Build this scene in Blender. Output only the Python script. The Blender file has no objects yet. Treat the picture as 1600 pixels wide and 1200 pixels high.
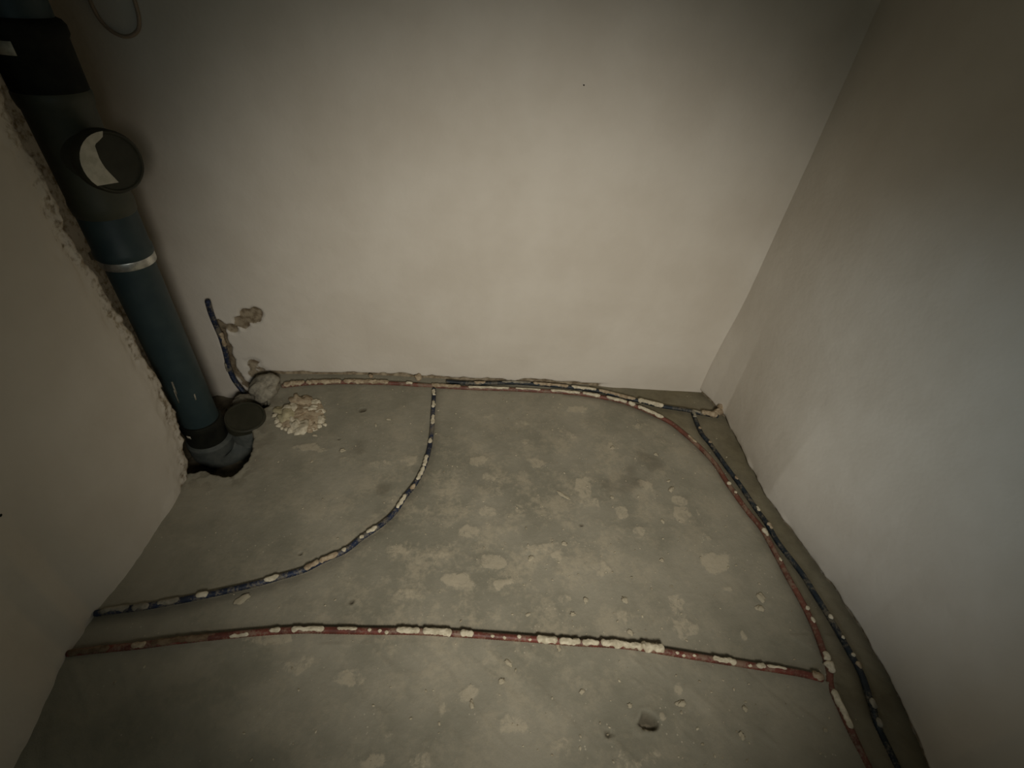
import bpy, bmesh, math, random
import numpy as np
from mathutils import Vector, Matrix

# ------------------------------------------------------------------ camera, world, lights, exposure
scene = bpy.context.scene
COL = scene.collection
scene.view_settings.view_transform = 'Standard'
scene.view_settings.look = 'None'
scene.view_settings.gamma = 1.0
scene.view_settings.use_curve_mapping = False
scene.view_settings.exposure = 0.0

cam_data = bpy.data.cameras.new('camera')
cam_data.sensor_width = 36.0
cam_data.lens = 755.6 / 1600 * 36.0
cam_data.clip_start = 0.02
cam = bpy.data.objects.new('camera', cam_data)
COL.objects.link(cam)
R_ = Vector((0.99495956, -0.05286885, 0.08520774))
U_ = Vector((-0.03143387, 0.64245861, 0.76567542))
F_ = Vector((0.09522282, 0.76449449, -0.63755846))
rot = Matrix((R_, U_, -F_)).transposed().to_4x4()
cam.matrix_world = Matrix.Translation((0.0, -1.482, 1.235)) @ rot
scene.camera = cam

world = bpy.data.worlds.new('world')
scene.world = world
world.use_nodes = True
world.node_tree.nodes['Background'].inputs[0].default_value = (0.6, 0.7, 0.9, 1)
world.node_tree.nodes['Background'].inputs[1].default_value = 0.003


def spot(name, loc, target, energy, color, angle, blend, radius):
    d = bpy.data.lights.new(name, 'SPOT')
    d.energy = energy
    d.color = color
    d.spot_size = math.radians(angle)
    d.spot_blend = blend
    d.shadow_soft_size = radius
    o = bpy.data.objects.new(name, d)
    COL.objects.link(o)
    o.location = loc
    o.rotation_euler = (Vector(target) - Vector(loc)).to_track_quat('-Z', 'Y').to_euler()
    return o


# the torch the room is looked at with, and cool daylight falling in through the doorway
spot('torch', (0.20, -1.98, 1.22), (0.18, -0.09, 0.06), 98.0, (1.0, 0.95, 0.86), 75, 1.0, 0.15)
spot('doorway_daylight', (-0.50, -2.40, 1.20), (1.03, -0.88, 0.22), 32.0, (0.80, 0.90, 1.0), 17, 1.0, 0.15)
spot('doorway_daylight_extra', (-0.50, -2.40, 1.20), (1.03, -0.74, 0.62), 34.0, (0.62, 0.83, 1.0), 23, 1.0, 0.15)  # second daylight spot from the same point, added to extend the cool patch
door = bpy.data.lights.new('doorway_fill', 'AREA')  # added fill light in the doorway, lifts the left wall and floor
door.shape = 'RECTANGLE'
door.size = 0.85
door.size_y = 1.6
door.energy = 1.1
door.color = (0.70, 0.95, 1.0)
door_o = bpy.data.objects.new('doorway_fill', door)
COL.objects.link(door_o)
door_o.location = (-0.15, -2.12, 1.2)
door_o.rotation_euler = (math.radians(90), 0, 0)

# ------------------------------------------------------------------ helpers


def lin(r, g, b):
    f = lambda c: c / 12.92 if c <= 0.04045 else ((c + 0.055) / 1.055) ** 2.4
    return (f(r / 255), f(g / 255), f(b / 255), 1.0)


def hash2(ix, iy, seed):
    h = (ix.astype(np.int64) * 374761393 + iy.astype(np.int64) * 668265263 + seed * 974711) & 0x7fffffff
    h = ((h ^ (h >> 13)) * 1274126177) & 0x7fffffff
    return ((h ^ (h >> 16)) & 0xffff) / 65535.0


def vnoise(x, y, seed=0):
    x = np.asarray(x, float)
    y = np.asarray(y, float)
    ix = np.floor(x)
    iy = np.floor(y)
    fx = x - ix
    fy = y - iy
    fx = fx * fx * (3 - 2 * fx)
    fy = fy * fy * (3 - 2 * fy)
    a = hash2(ix, iy, seed)
    b = hash2(ix + 1, iy, seed)
    c = hash2(ix, iy + 1, seed)
    d = hash2(ix + 1, iy + 1, seed)
    return (a * (1 - fx) + b * fx) * (1 - fy) + (c * (1 - fx) + d * fx) * fy


def fbm(x, y, seed=0, octaves=4):
    s = 0
    amp = 0.5
    for i in range(octaves):
        s = s + amp * vnoise(x * 2 ** i + 17.3 * i, y * 2 ** i + 5.1 * i, seed + i)
        amp *= 0.5
    return s / (1 - 0.5 ** octaves)      # 0..1


def sstep(a, b, x):
    t = np.clip((x - a) / (b - a), 0, 1)
    return t * t * (3 - 2 * t)


def seg_dist(px, py, pts, closed=False):
    """distance of grid points to a polyline and the sign of the side they lie on"""
    best = np.full(px.shape, 1e9)
    side = np.zeros(px.shape)
    n = len(pts)
    for i in range(n if closed else n - 1):
        ax, ay = pts[i][:2]
        bx, by = pts[(i + 1) % n][:2]
        dx, dy = bx - ax, by - ay
        t = np.clip(((px - ax) * dx + (py - ay) * dy) / (dx * dx + dy * dy + 1e-12), 0, 1)
        d = np.hypot(px - ax - t * dx, py - ay - t * dy)
        m = d < best
        best[m] = d[m]
        side[m] = np.sign(dx * (py - ay) - dy * (px - ax))[m]
    return best, side


def inside(px, py, poly):
    r = np.zeros(px.shape, bool)
    n = len(poly)
    j = n - 1
    for i in range(n):
        xi, yi = poly[i][:2]
        xj, yj = poly[j][:2]
        if yi != yj:
            c = ((yi > py) != (yj > py)) & (px < (xj - xi) * (py - yi) / (yj - yi) + xi)
            r ^= c
        j = i
    return r


def link(name, me, mat=None, parent=None):
    o = bpy.data.objects.new(name, me)
    COL.objects.link(o)
    if mat is not None and len(me.materials) == 0:
        me.materials.append(mat)
    if parent is not None:
        o.parent = parent
    return o


def grid_mesh(name, X, Y, Z, mask, mat, flip=False):
    """a relief surface: 2-D arrays of coordinates become one smooth mesh with a colour mask"""
    h, w = X.shape
    co = np.stack([X, Y, Z], -1).reshape(-1, 3).astype(np.float32)
    idx = np.arange(h * w).reshape(h, w)
    q = np.stack([idx[:-1, :-1], idx[:-1, 1:], idx[1:, 1:], idx[1:, :-1]], -1).reshape(-1, 4)
    if flip:
        q = q[:, ::-1]
    q = np.ascontiguousarray(q.astype(np.int32))
    me = bpy.data.meshes.new(name)
    me.vertices.add(len(co))
    me.vertices.foreach_set('co', co.ravel())
    me.loops.add(q.size)
    me.loops.foreach_set('vertex_index', q.ravel())
    me.polygons.add(len(q))
    me.polygons.foreach_set('loop_start', np.arange(0, q.size, 4, dtype=np.int32))
    me.polygons.foreach_set('loop_total', np.full(len(q), 4, dtype=np.int32))
    me.polygons.foreach_set('use_smooth', np.ones(len(q), dtype=bool))
    me.update(calc_edges=True)
    at = me.color_attributes.new('mask', 'FLOAT_COLOR', 'POINT')
    at.data.foreach_set('color', mask.reshape(-1, 4).astype(np.float32).ravel())
    me.validate()
    return link(name, me, mat)


def structure(o):
    o['kind'] = 'structure'
    return o


def thing(name, label, cat, loc=(0, 0, 0), group=None):
    o = bpy.data.objects.new(name, None)
    o.empty_display_size = 0.05
    COL.objects.link(o)
    o.location = loc
    tag(o, label, cat, group)
    bpy.context.view_layer.update()
    return o


def tag(o, label, cat, group=None):
    o['label'] = label
    o['category'] = cat
    if group:
        o['group'] = group
    return o


def adopt(o, parent):
    """parent an object built in world space without moving it"""
    o.parent = parent
    o.matrix_parent_inverse = Matrix.Translation(parent.location).inverted()
    return o


def mesh_from(name, verts, faces, mat, smooth=True):
    me = bpy.data.meshes.new(name)
    me.from_pydata([tuple(v) for v in verts], [], faces)
    me.materials.append(mat)
    if smooth:
        me.polygons.foreach_set('use_smooth', [True] * len(me.polygons))
    me.update()
    o = bpy.data.objects.new(name, me)
    COL.objects.link(o)
    return o


def catmull(pts, step):
    P = [np.array(p, float) for p in pts]
    P = [2 * P[0] - P[1]] + P + [2 * P[-1] - P[-2]]
    out = []
    par = []
    for i in range(1, len(P) - 2):
        a, b, c, d = P[i - 1:i + 3]
        n = max(2, int(np.linalg.norm(c - b) / step))
        for k in range(n):
            t = k / n
            out.append(0.5 * ((2 * b) + (c - a) * t + (2 * a - 5 * b + 4 * c - d) * t ** 2 + (3 * b - a - 3 * c + d) * t ** 3))
            par.append(i - 1 + t)
    out.append(P[-2])
    par.append(len(P) - 3)
    return np.array(out), np.array(par)


def smooth_path(p, n):
    for _ in range(n):
        q = p.copy()
        q[1:-1] = (p[:-2] + 2 * p[1:-1] + p[2:]) / 4
        p = q
    return p


def frames(p, up=(0, 0, 1)):
    t = np.gradient(p, axis=0)
    t /= np.linalg.norm(t, axis=1)[:, None] + 1e-12
    up = np.array(up, float)
    s = np.cross(t, up)
    s /= np.linalg.norm(s, axis=1)[:, None] + 1e-12
    u = np.cross(s, t)
    return t, s, u


def tube(name, p, radius, mat, seg=12, up=(0, 0, 1), cap=True):
    """sweep; radius is a number or one value per point"""
    t, s, u = frames(p, up)
    r = np.broadcast_to(np.asarray(radius, float), (len(p),))
    verts = []
    for i in range(len(p)):
        for k in range(seg):
            a = 2 * math.pi * k / seg
            verts.append(p[i] + r[i] * (math.cos(a) * s[i] + math.sin(a) * u[i]))
    faces = []
    for i in range(len(p) - 1):
        for k in range(seg):
            k2 = (k + 1) % seg
            faces.append((i * seg + k, i * seg + k2, (i + 1) * seg + k2, (i + 1) * seg + k))
    if cap:
        faces.append(tuple(range(seg))[::-1])
        faces.append(tuple((len(p) - 1) * seg + k for k in range(seg)))
    return mesh_from(name, verts, faces, mat)


def lathe(name, prof, mat, seg=48, origin=(0, 0, 0), axis=(0, 0, 1), caps=True):
    """prof: (radius, height) pairs turned about an axis"""
    q = Vector((0, 0, 1)).rotation_difference(Vector(axis).normalized())
    verts = []
    faces = []
    n = len(prof)
    for r, h in prof:
        for k in range(seg):
            a = 2 * math.pi * k / seg
            verts.append(Vector(origin) + q @ Vector((r * math.cos(a), r * math.sin(a), h)))
    for i in range(n - 1):
        for k in range(seg):
            k2 = (k + 1) % seg
            faces.append((i * seg + k, i * seg + k2, (i + 1) * seg + k2, (i + 1) * seg + k))
    if caps:
        faces.append(tuple(range(seg))[::-1])
        faces.append(tuple((n - 1) * seg + k for k in range(seg)))
    o = mesh_from(name, verts, faces, mat)
    o.data.set_sharp_from_angle(angle=math.radians(35))
    return o


def lump(name, c, r, mat, rng, sub=2, flat=0.6, rough=0.35):
    """an irregular knob of set mortar"""
    bm = bmesh.new()
    bmesh.ops.create_icosphere(bm, subdivisions=sub, radius=1.0)
    o1, o2 = rng.random() * 50, rng.random() * 50
    ang = rng.random() * 6.28
    sx, sy = rng.uniform(0.8, 1.35), rng.uniform(0.7, 1.1)
    for v in bm.verts:
        d = v.co.copy()
        k = 1 + rough * (float(fbm(d.x * 1.6 + o1 + d.z, d.y * 1.6 + o2 - d.z, 3, 3)) - 0.5) * 2
        x, y, z = d.x * k * sx, d.y * k * sy, d.z * k * flat
        v.co = (x * math.cos(ang) - y * math.sin(ang), x * math.sin(ang) + y * math.cos(ang), z)
        v.co = v.co * r + Vector(c)
    me = bpy.data.meshes.new(name)
    bm.to_mesh(me)
    bm.free()
    me.materials.append(mat)
    me.polygons.foreach_set('use_smooth', [True] * len(me.polygons))
    o = bpy.data.objects.new(name, me)
    COL.objects.link(o)
    return o


# ------------------------------------------------------------------ materials
class NT:
    def __init__(self, name, rough=0.8, spec=0.3):
        self.m = bpy.data.materials.new(name)
        self.m.use_nodes = True
        self.t = self.m.node_tree
        self.b = self.t.nodes['Principled BSDF']
        self.b.inputs['Roughness'].default_value = rough
        self.b.inputs['Specular IOR Level'].default_value = spec
        self.tc = self.t.nodes.new('ShaderNodeTexCoord').outputs['Object']

    def noise(self, scale, detail=5, rough=0.6, vec=None, dist=0.0):
        n = self.t.nodes.new('ShaderNodeTexNoise')
        n.inputs['Scale'].default_value = scale
        n.inputs['Detail'].default_value = detail
        n.inputs['Roughness'].default_value = rough
        n.inputs['Distortion'].default_value = dist
        self.t.links.new(vec or self.tc, n.inputs['Vector'])
        return n.outputs['Fac']

    def voronoi(self, scale):
        n = self.t.nodes.new('ShaderNodeTexVoronoi')
        n.inputs['Scale'].default_value = scale
        self.t.links.new(self.tc, n.inputs['Vector'])
        return n.outputs['Distance']

    def ramp(self, v, a, b, lo=0.0, hi=1.0):
        n = self.t.nodes.new('ShaderNodeMapRange')
        n.interpolation_type = 'SMOOTHSTEP'
        n.inputs['From Min'].default_value = a
        n.inputs['From Max'].default_value = b
        n.inputs['To Min'].default_value = lo
        n.inputs['To Max'].default_value = hi
        self.t.links.new(v, n.inputs['Value'])
        return n.outputs['Result']

    def math(self, op, a, b):
        n = self.t.nodes.new('ShaderNodeMath')
        n.operation = op
        for i, x in enumerate((a, b)):
            if isinstance(x, (int, float)):
                n.inputs[i].default_value = x
            else:
                self.t.links.new(x, n.inputs[i])
        return n.outputs[0]

    def mix(self, fac, a, b):
        n = self.t.nodes.new('ShaderNodeMix')
        n.data_type = 'RGBA'
        for sock, x in ((n.inputs[0], fac), (n.inputs[6], a), (n.inputs[7], b)):
            if isinstance(x, (int, float, tuple)):
                sock.default_value = x
            else:
                self.t.links.new(x, sock)
        return n.outputs[2]

    def mask(self):
        n = self.t.nodes.new('ShaderNodeAttribute')
        n.attribute_name = 'mask'
        s = self.t.nodes.new('ShaderNodeSeparateColor')
        self.t.links.new(n.outputs['Color'], s.inputs[0])
        return [s.outputs[0], s.outputs[1], s.outputs[2], n.outputs['Alpha']]

    def bump(self, h, strength, dist):
        n = self.t.nodes.new('ShaderNodeBump')
        n.inputs['Strength'].default_value = strength
        n.inputs['Distance'].default_value = dist
        self.t.links.new(h, n.inputs['Height'])
        self.t.links.new(n.outputs[0], self.b.inputs['Normal'])

    def out(self, c):
        if isinstance(c, tuple):
            self.b.inputs['Base Color'].default_value = c
        else:
            self.t.links.new(c, self.b.inputs['Base Color'])
        return self.m


def mat_plaster():
    n = NT('painted_plaster', 0.75, 0.25)
    c = n.mix(n.ramp(n.noise(3.0, 4), 0.3, 0.7), lin(196, 187, 172), lin(206, 198, 184))
    mk = n.mask()
    grit = n.noise(90, 4)
    # R: brown undercoat laid bare plus a soft painted shadow, G: darker brown in cuts and edges, B: grey cement
    raw = n.mix(n.ramp(n.noise(45, 5), 0.35, 0.65), lin(112, 97, 76), lin(160, 146, 122))
    grey = n.mix(n.ramp(n.noise(40, 5), 0.35, 0.65), lin(120, 112, 94), lin(160, 150, 128))
    edge = n.math('ADD', mk[0], n.math('MULTIPLY', n.math('SUBTRACT', n.noise(60, 5), 0.5), 0.9))
    c = n.mix(n.ramp(edge, 0.38, 0.62), c, raw)
    c = n.mix(n.ramp(n.math('ADD', mk[2], n.math('MULTIPLY', n.math('SUBTRACT', n.noise(50, 5), 0.5), 0.8)), 0.35, 0.65), c, grey)
    c = n.mix(n.math('MULTIPLY', mk[1], 0.75), c, lin(92, 80, 62))
    n.bump(n.math('ADD', n.math('MULTIPLY', n.noise(14, 3), 1.0), n.math('MULTIPLY', grit, 0.12)), 0.25, 0.01)
    return n.out(c)


def mat_screed():
    n = NT('cement_screed', 0.82, 0.25)
    mk = n.mask()
    big = n.noise(3.2, 5, 0.6)
    mid = n.noise(11, 6, 0.65)
    fine = n.noise(70, 5, 0.7)
    c = n.mix(n.ramp(big, 0.32, 0.68), lin(124, 120, 104), lin(148, 142, 125))
    # thin cloudy plaster dust trodden into the surface
    dust = n.math('MULTIPLY', n.ramp(n.math('ADD', n.math('MULTIPLY', mid, 0.65), n.math('MULTIPLY', fine, 0.35)), 0.46, 0.62), n.math('MULTIPLY', mk[3], 0.62))
    c = n.mix(dust, c, lin(172, 161, 138))
    # R: plaster splashes with ragged rims
    e = n.math('ADD', mk[0], n.math('MULTIPLY', n.math('SUBTRACT', n.noise(34, 7, 0.8, dist=0.8), 0.5), 2.4))
    c = n.mix(n.ramp(e, 0.50, 0.95, 0.0, 0.55), c, lin(184, 172, 148))
    # specks
    sp = n.ramp(n.voronoi(75), 0.16, 0.10)
    sp = n.math('MULTIPLY', sp, n.ramp(n.noise(9, 3), 0.52, 0.62))
    c = n.mix(n.math('MULTIPLY', sp, 0.6), c, lin(190, 180, 158))
    # B: bare unplastered slab, G: damp or oily dark stains and dirt, darker hollows and conduit edges, painted conduit shadow
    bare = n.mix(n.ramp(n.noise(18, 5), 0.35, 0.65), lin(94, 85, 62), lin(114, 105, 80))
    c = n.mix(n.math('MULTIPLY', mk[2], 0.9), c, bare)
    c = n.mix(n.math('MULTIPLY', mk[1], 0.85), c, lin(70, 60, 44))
    h = n.math('ADD', n.math('MULTIPLY', mid, 0.8), n.math('MULTIPLY', fine, 0.45))
    n.bump(h, 0.5, 0.006)
    return n.out(c)


def mat_conduit(name, base, dark, dust, amount):
    n = NT(name, 0.55, 0.4)
    c = n.mix(n.ramp(n.noise(30, 4), 0.3, 0.7), dark, base)
    k = n.ramp(n.math('ADD', n.math('MULTIPLY', n.noise(28, 5, 0.7), 0.6), n.math('MULTIPLY', n.noise(170, 4, 0.7), 0.4)), 0.60 - amount, 0.70 - amount)
    return n.out(n.mix(n.math('MULTIPLY', k, 0.8), c, dust))


def mat_simple(name, a, b, scale, rough=0.8, spec=0.3, metal=0.0, bump=0.0):
    n = NT(name, rough, spec)
    n.b.inputs['Metallic'].default_value = metal
    f = n.noise(scale, 5)
    if bump:
        n.bump(f, bump, 0.004)
    return n.out(n.mix(n.ramp(f, 0.35, 0.65), a, b))


M_WALL = mat_plaster()
M_FLOOR = mat_screed()
M_CEIL = mat_simple('ceiling_plaster', lin(190, 182, 168), lin(200, 192, 178), 4)
M_BLUE = mat_conduit('blue_conduit', lin(30, 42, 68), lin(20, 28, 42), lin(112, 104, 88), 0.13)
M_BLUE_DARK = mat_conduit('blue_conduit_dusty', lin(28, 38, 46), lin(20, 26, 30), lin(104, 96, 80), 0.11)
M_RED = mat_conduit('red_conduit', lin(116, 58, 46), lin(80, 44, 34), lin(128, 106, 88), 0.12)
M_RED_DUST = mat_conduit('red_conduit_dusty', lin(112, 66, 52), lin(88, 52, 40), lin(122, 104, 86), 0.13)
M_MORTAR = mat_simple('pale_mortar', lin(176, 166, 142), lin(208, 198, 174), 80, 0.9, 0.15, 0, 0.5)
M_MORTAR_GREY = mat_simple('grey_mortar', lin(120, 114, 100), lin(150, 143, 126), 60, 0.9, 0.15, 0, 0.5)
M_MORTAR_TAN = mat_simple('tan_mortar', lin(140, 122, 98), lin(178, 162, 136), 60, 0.9, 0.15, 0, 0.5)
M_MORTAR_YELLOW = mat_simple('yellowish_mortar', lin(158, 148, 118), lin(180, 170, 138), 60, 0.9, 0.15, 0, 0.4)
M_DIRT = mat_simple('brown_dried_dirt', lin(96, 78, 60), lin(124, 106, 84), 60, 0.9, 0.15, 0, 0.5)
M_GRIT = mat_simple('mortar_grit', lin(140, 131, 110), lin(186, 176, 152), 70, 0.9, 0.15)
M_PIPE = mat_simple('grey_pipe_plastic', lin(38, 52, 54), lin(48, 61, 61), 12, 0.5, 0.35)
M_PIPE_GREEN = mat_simple('olive_grey_plastic', lin(60, 62, 50), lin(70, 70, 56), 14, 0.55, 0.35)
M_PIPE_PALE = mat_simple('dusty_grey_plastic', lin(66, 70, 66), lin(82, 84, 78), 30, 0.7, 0.3)
M_BLACK = mat_simple('black_rubber', lin(24, 24, 19), lin(34, 34, 27), 20, 0.8, 0.15)
M_CAP = mat_simple('dark_cap_plastic', lin(44, 43, 31), lin(54, 52, 40), 16, 0.6, 0.3)
M_STEEL = mat_simple('galvanised_steel', lin(170, 170, 164), lin(205, 204, 196), 60, 0.35, 0.5, 0.85)
M_PAPER = mat_simple('pale_sticker', lin(176, 168, 148), lin(196, 188, 168), 60, 0.8, 0.2)
M_CABLE = mat_simple('brown_cable_sheath', lin(138, 120, 102), lin(150, 132, 112), 20, 0.6, 0.3)

# ------------------------------------------------------------------ measured paths (metres; floor at z = 0, back wall at y = 0)
BLUE_ARC = [(-0.121, -0.056, 0.008), (-0.118, -0.108, 0.008), (-0.116, -0.189, 0.008), (-0.113, -0.270, 0.008), (-0.115, -0.361, 0.008), (-0.127, -0.445, 0.008), (-0.147, -0.510, 0.008), (-0.174, -0.563, 0.008), (-0.196, -0.616, 0.008), (-0.230, -0.660, 0.008), (-0.276, -0.702, 0.008), (-0.312, -0.741, 0.008), (-0.364, -0.770, 0.008), (-0.406, -0.797, 0.008), (-0.465, -0.818, 0.008), (-0.525, -0.838, 0.008), (-0.605, -0.859, 0.008), (-0.657, -0.871, 0.008), (-0.740, -0.887, 0.008), (-0.807, -0.896, 0.008), (-0.857, -0.903, 0.008)]
RED_CROSS = [(-0.864, -0.992, 0.008), (-0.806, -0.986, 0.008), (-0.729, -0.980, 0.008), (-0.631, -0.969, 0.008), (-0.494, -0.957, 0.008), (-0.387, -0.951, 0.008), (-0.298, -0.953, 0.008), (-0.215, -0.956, 0.008), (-0.101, -0.959, 0.008), (0.015, -0.967, 0.008), (0.132, -0.977, 0.008), (0.210, -0.984, 0.008), (0.289, -0.992, 0.008), (0.368, -0.997, 0.008), (0.446, -1.006, 0.008), (0.524, -1.020, 0.008), (0.616, -1.036, 0.008), (0.716, -1.053, 0.008), (0.825, -1.072, 0.008), (0.880, -1.086, 0.008)]
RED_SIDE = [(-0.683, -0.061, 0.008), (-0.596, -0.041, 0.008), (-0.458, -0.027, 0.008), (-0.273, -0.025, 0.008), (-0.162, -0.031, 0.008), (-0.006, -0.039, 0.008), (0.156, -0.039, 0.008), (0.270, -0.042, 0.008), (0.398, -0.048, 0.008), (0.499, -0.062, 0.008), (0.602, -0.088, 0.008), (0.671, -0.123, 0.008), (0.766, -0.194, 0.008), (0.807, -0.251, 0.008), (0.851, -0.336, 0.008), (0.876, -0.408, 0.008), (0.886, -0.486, 0.008), (0.895, -0.539, 0.008), (0.908, -0.604, 0.008), (0.926, -0.669, 0.008), (0.929, -0.756, 0.008), (0.930, -0.831, 0.008), (0.933, -0.881, 0.008), (0.933, -0.929, 0.008), (0.930, -0.973, 0.008), (0.921, -1.025, 0.008), (0.912, -1.069, 0.008), (0.894, -1.110, 0.008), (0.892, -1.150, 0.008), (0.891, -1.189, 0.008), (0.893, -1.236, 0.008), (0.894, -1.286, 0.008)]
BLUE_SIDE = [(0.885, -0.144, 0.008), (0.879, -0.218, 0.008), (0.879, -0.272, 0.008), (0.890, -0.310, 0.008), (0.902, -0.378, 0.008), (0.913, -0.441, 0.008), (0.926, -0.507, 0.008), (0.936, -0.584, 0.008), (0.948, -0.651, 0.008), (0.952, -0.718, 0.008), (0.965, -0.774, 0.008), (0.976, -0.828, 0.008), (0.980, -0.882, 0.008), (0.985, -0.938, 0.008), (0.987, -0.989, 0.008), (0.988, -1.032, 0.008), (0.987, -1.079, 0.008), (0.972, -1.136, 0.008), (0.967, -1.167, 0.008), (0.965, -1.216, 0.008), (0.962, -1.267, 0.008), (0.957, -1.299, 0.008)]
BLUE_BACK = [(-0.077, -0.008, 0.008), (0.043, -0.014, 0.008), (0.184, -0.003, 0.008), (0.304, -0.009, 0.008), (0.433, -0.022, 0.008), (0.530, -0.038, 0.008), (0.620, -0.069, 0.008), (0.687, -0.092, 0.008), (0.759, -0.116, 0.008), (0.861, -0.137, 0.008), (0.915, -0.154, 0.008), (0.981, -0.166, 0.008)]
PIT = [(-0.824, -0.477), (-0.787, -0.466), (-0.723, -0.492), (-0.693, -0.477), (-0.681, -0.425), (-0.680, -0.382), (-0.713, -0.287), (-0.719, -0.199), (-0.695, -0.158), (-0.737, -0.112), (-0.792, -0.049)]
RIGHT_EDGE = [(0.964, -0.012), (0.990, -0.082), (1.009, -0.156), (1.007, -0.341), (1.007, -0.458), (1.003, -0.552), (1.015, -0.638), (1.029, -0.749), (1.046, -0.858), (1.056, -0.964), (1.054, -1.072), (1.044, -1.180), (1.028, -1.262)]
LEFT_EDGE = [(-0.818, -0.489), (-0.828, -0.626), (-0.836, -0.745), (-0.847, -0.841), (-0.863, -0.903), (-0.859, -0.947), (-0.868, -0.989), (-0.863, -1.034), (-0.851, -1.089), (-0.840, -1.196)]
BACK_EDGE = [(-0.706, 0.009), (-0.371, 0.023), (-0.196, 0.016), (-0.071, 0.010), (0.082, 0.002), (0.539, 0.004), (0.740, -0.003), (0.964, -0.012)]
LUMPS = [(-0.609, -0.134, 0.012), (-0.620, -0.182, 0.012), (-0.622, -0.218, 0.012), (-0.576, -0.200, 0.012), (-0.544, -0.179, 0.012), (-0.519, -0.198, 0.012), (-0.547, -0.225, 0.012), (-0.577, -0.258, 0.012), (-0.556, -0.273, 0.012), (-0.515, -0.268, 0.012), (-0.503, -0.230, 0.012), (-0.596, -0.243, 0.012), (-0.573, -0.143, 0.012), (-0.642, -0.196, 0.012), (-0.542, -0.141, 0.012), (-0.524, -0.281, 0.012)]
CRUMBS = [(0.523, -0.339, 0.002), (0.675, -0.366, 0.002), (0.685, -0.482, 0.002), (0.683, -0.516, 0.002), (0.477, -0.552, 0.002), (0.471, -0.581, 0.002), (0.320, -0.546, 0.002), (0.198, -0.762, 0.002), (0.575, -0.769, 0.002), (0.299, -0.716, 0.002), (0.563, -0.697, 0.002), (0.618, -0.639, 0.002), (0.333, -0.882, 0.002), (0.440, -0.883, 0.002), (0.522, -0.891, 0.002), (0.177, -0.917, 0.002), (0.293, -0.919, 0.002), (0.434, -0.966, 0.002), (0.244, -0.999, 0.002), (0.122, -1.032, 0.002), (0.069, -1.063, 0.002), (0.104, -1.070, 0.002), (0.288, -1.095, 0.002), (0.513, -1.126, 0.002), (0.394, -1.126, 0.002), (0.504, -1.190, 0.002), (0.822, -0.882, 0.002), (0.804, -0.912, 0.002), (0.694, -1.106, 0.002), (0.663, -1.140, 0.002), (0.632, -1.191, 0.002), (0.695, -1.184, 0.002), (0.832, -1.187, 0.002), (-0.538, -0.871, 0.002), (-0.310, -0.251, 0.002), (-0.502, -0.307, 0.002), (-0.398, -0.374, 0.002), (-0.483, -0.423, 0.002), (-0.270, -0.221, 0.002), (0.035, -1.114, 0.002)]
PITS = [(-0.430, -0.746), (-0.422, -0.320), (-0.270, -0.879), (0.432, -1.155), (0.332, -1.177), (0.361, -0.652), (-0.370, -0.173)]
STAINS = [(-0.349, -0.362), (-0.248, -0.517), (0.637, -0.394), (0.548, -0.480), (0.494, -0.507), (-0.663, -0.339), (-0.655, -0.422)]
SPLATS = [(0.079, -0.197, 0.033, 0.030), (0.205, -0.226, 0.031, 0.020), (0.365, -0.292, 0.038, 0.038), (0.245, -0.408, 0.039, 0.028), (0.391, -0.508, 0.036, 0.049), (0.408, -0.568, 0.037, 0.022), (0.524, -0.337, 0.019, 0.028), (0.604, -0.505, 0.028, 0.043), (0.695, -0.618, 0.046, 0.032), (0.698, -0.560, 0.022, 0.023), (0.401, -0.797, 0.027, 0.023), (0.182, -0.603, 0.032, 0.030), (0.086, -0.474, 0.029, 0.026), (0.105, -0.537, 0.040, 0.029), (0.074, -0.609, 0.047, 0.023), (0.027, -0.675, 0.041, 0.029), (0.272, -0.753, 0.022, 0.018), (0.081, -0.776, 0.043, 0.026), (0.229, -0.727, 0.048, 0.018), (0.003, -0.822, 0.044, 0.025), (0.106, -0.835, 0.031, 0.018), (0.737, -0.779, 0.046, 0.036), (0.578, -0.948, 0.038, 0.043), (0.577, -0.889, 0.025, 0.022), (0.436, -0.925, 0.031, 0.017), (0.032, -1.094, 0.023, 0.018), (0.130, -1.158, 0.039, 0.023), (0.230, -1.196, 0.028, 0.029), (-0.030, -1.118, 0.014, 0.022), (-0.141, -1.165, 0.016, 0.010), (-0.154, -1.210, 0.028, 0.015), (0.369, -1.228, 0.062, 0.028), (0.514, -1.094, 0.012, 0.021), (0.727, -0.978, 0.012, 0.014), (0.045, -0.407, 0.030, 0.022), (-0.176, -0.412, 0.046, 0.022), (-0.256, -0.427, 0.041, 0.022), (0.423, -0.142, 0.050, 0.025), (-0.064, -1.213, 0.031, 0.017), (0.463, -1.150, 0.012, 0.015), (0.421, -1.167, 0.013, 0.009), (-0.176, -0.737, 0.045, 0.023), (-0.069, -0.756, 0.042, 0.019), (-0.127, -0.864, 0.049, 0.017), (-0.427, -0.969, 0.050, 0.015), (-0.354, -1.026, 0.043, 0.022), (-0.249, -1.055, 0.042, 0.018), (0.213, -0.315, 0.027, 0.018), (0.655, -0.221, 0.045, 0.018), (0.706, -0.301, 0.029, 0.017), (-0.493, -0.363, 0.049, 0.023), (-0.369, -0.416, 0.032, 0.016), (0.492, -0.606, 0.025, 0.024), (0.536, -0.674, 0.020, 0.018), (0.274, -0.877, 0.024, 0.014), (0.729, -0.695, 0.020, 0.018), (0.744, -0.855, 0.019, 0.016)]
STUB = [(-0.858, -0.030, 0.341), (-0.866, -0.022, 0.286), (-0.869, -0.014, 0.229), (-0.869, -0.010, 0.181), (-0.872, -0.010, 0.116), (-0.878, -0.012, 0.043), (-0.871, -0.018, -0.013), (-0.847, -0.030, -0.057), (-0.821, -0.050, -0.090)]
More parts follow.
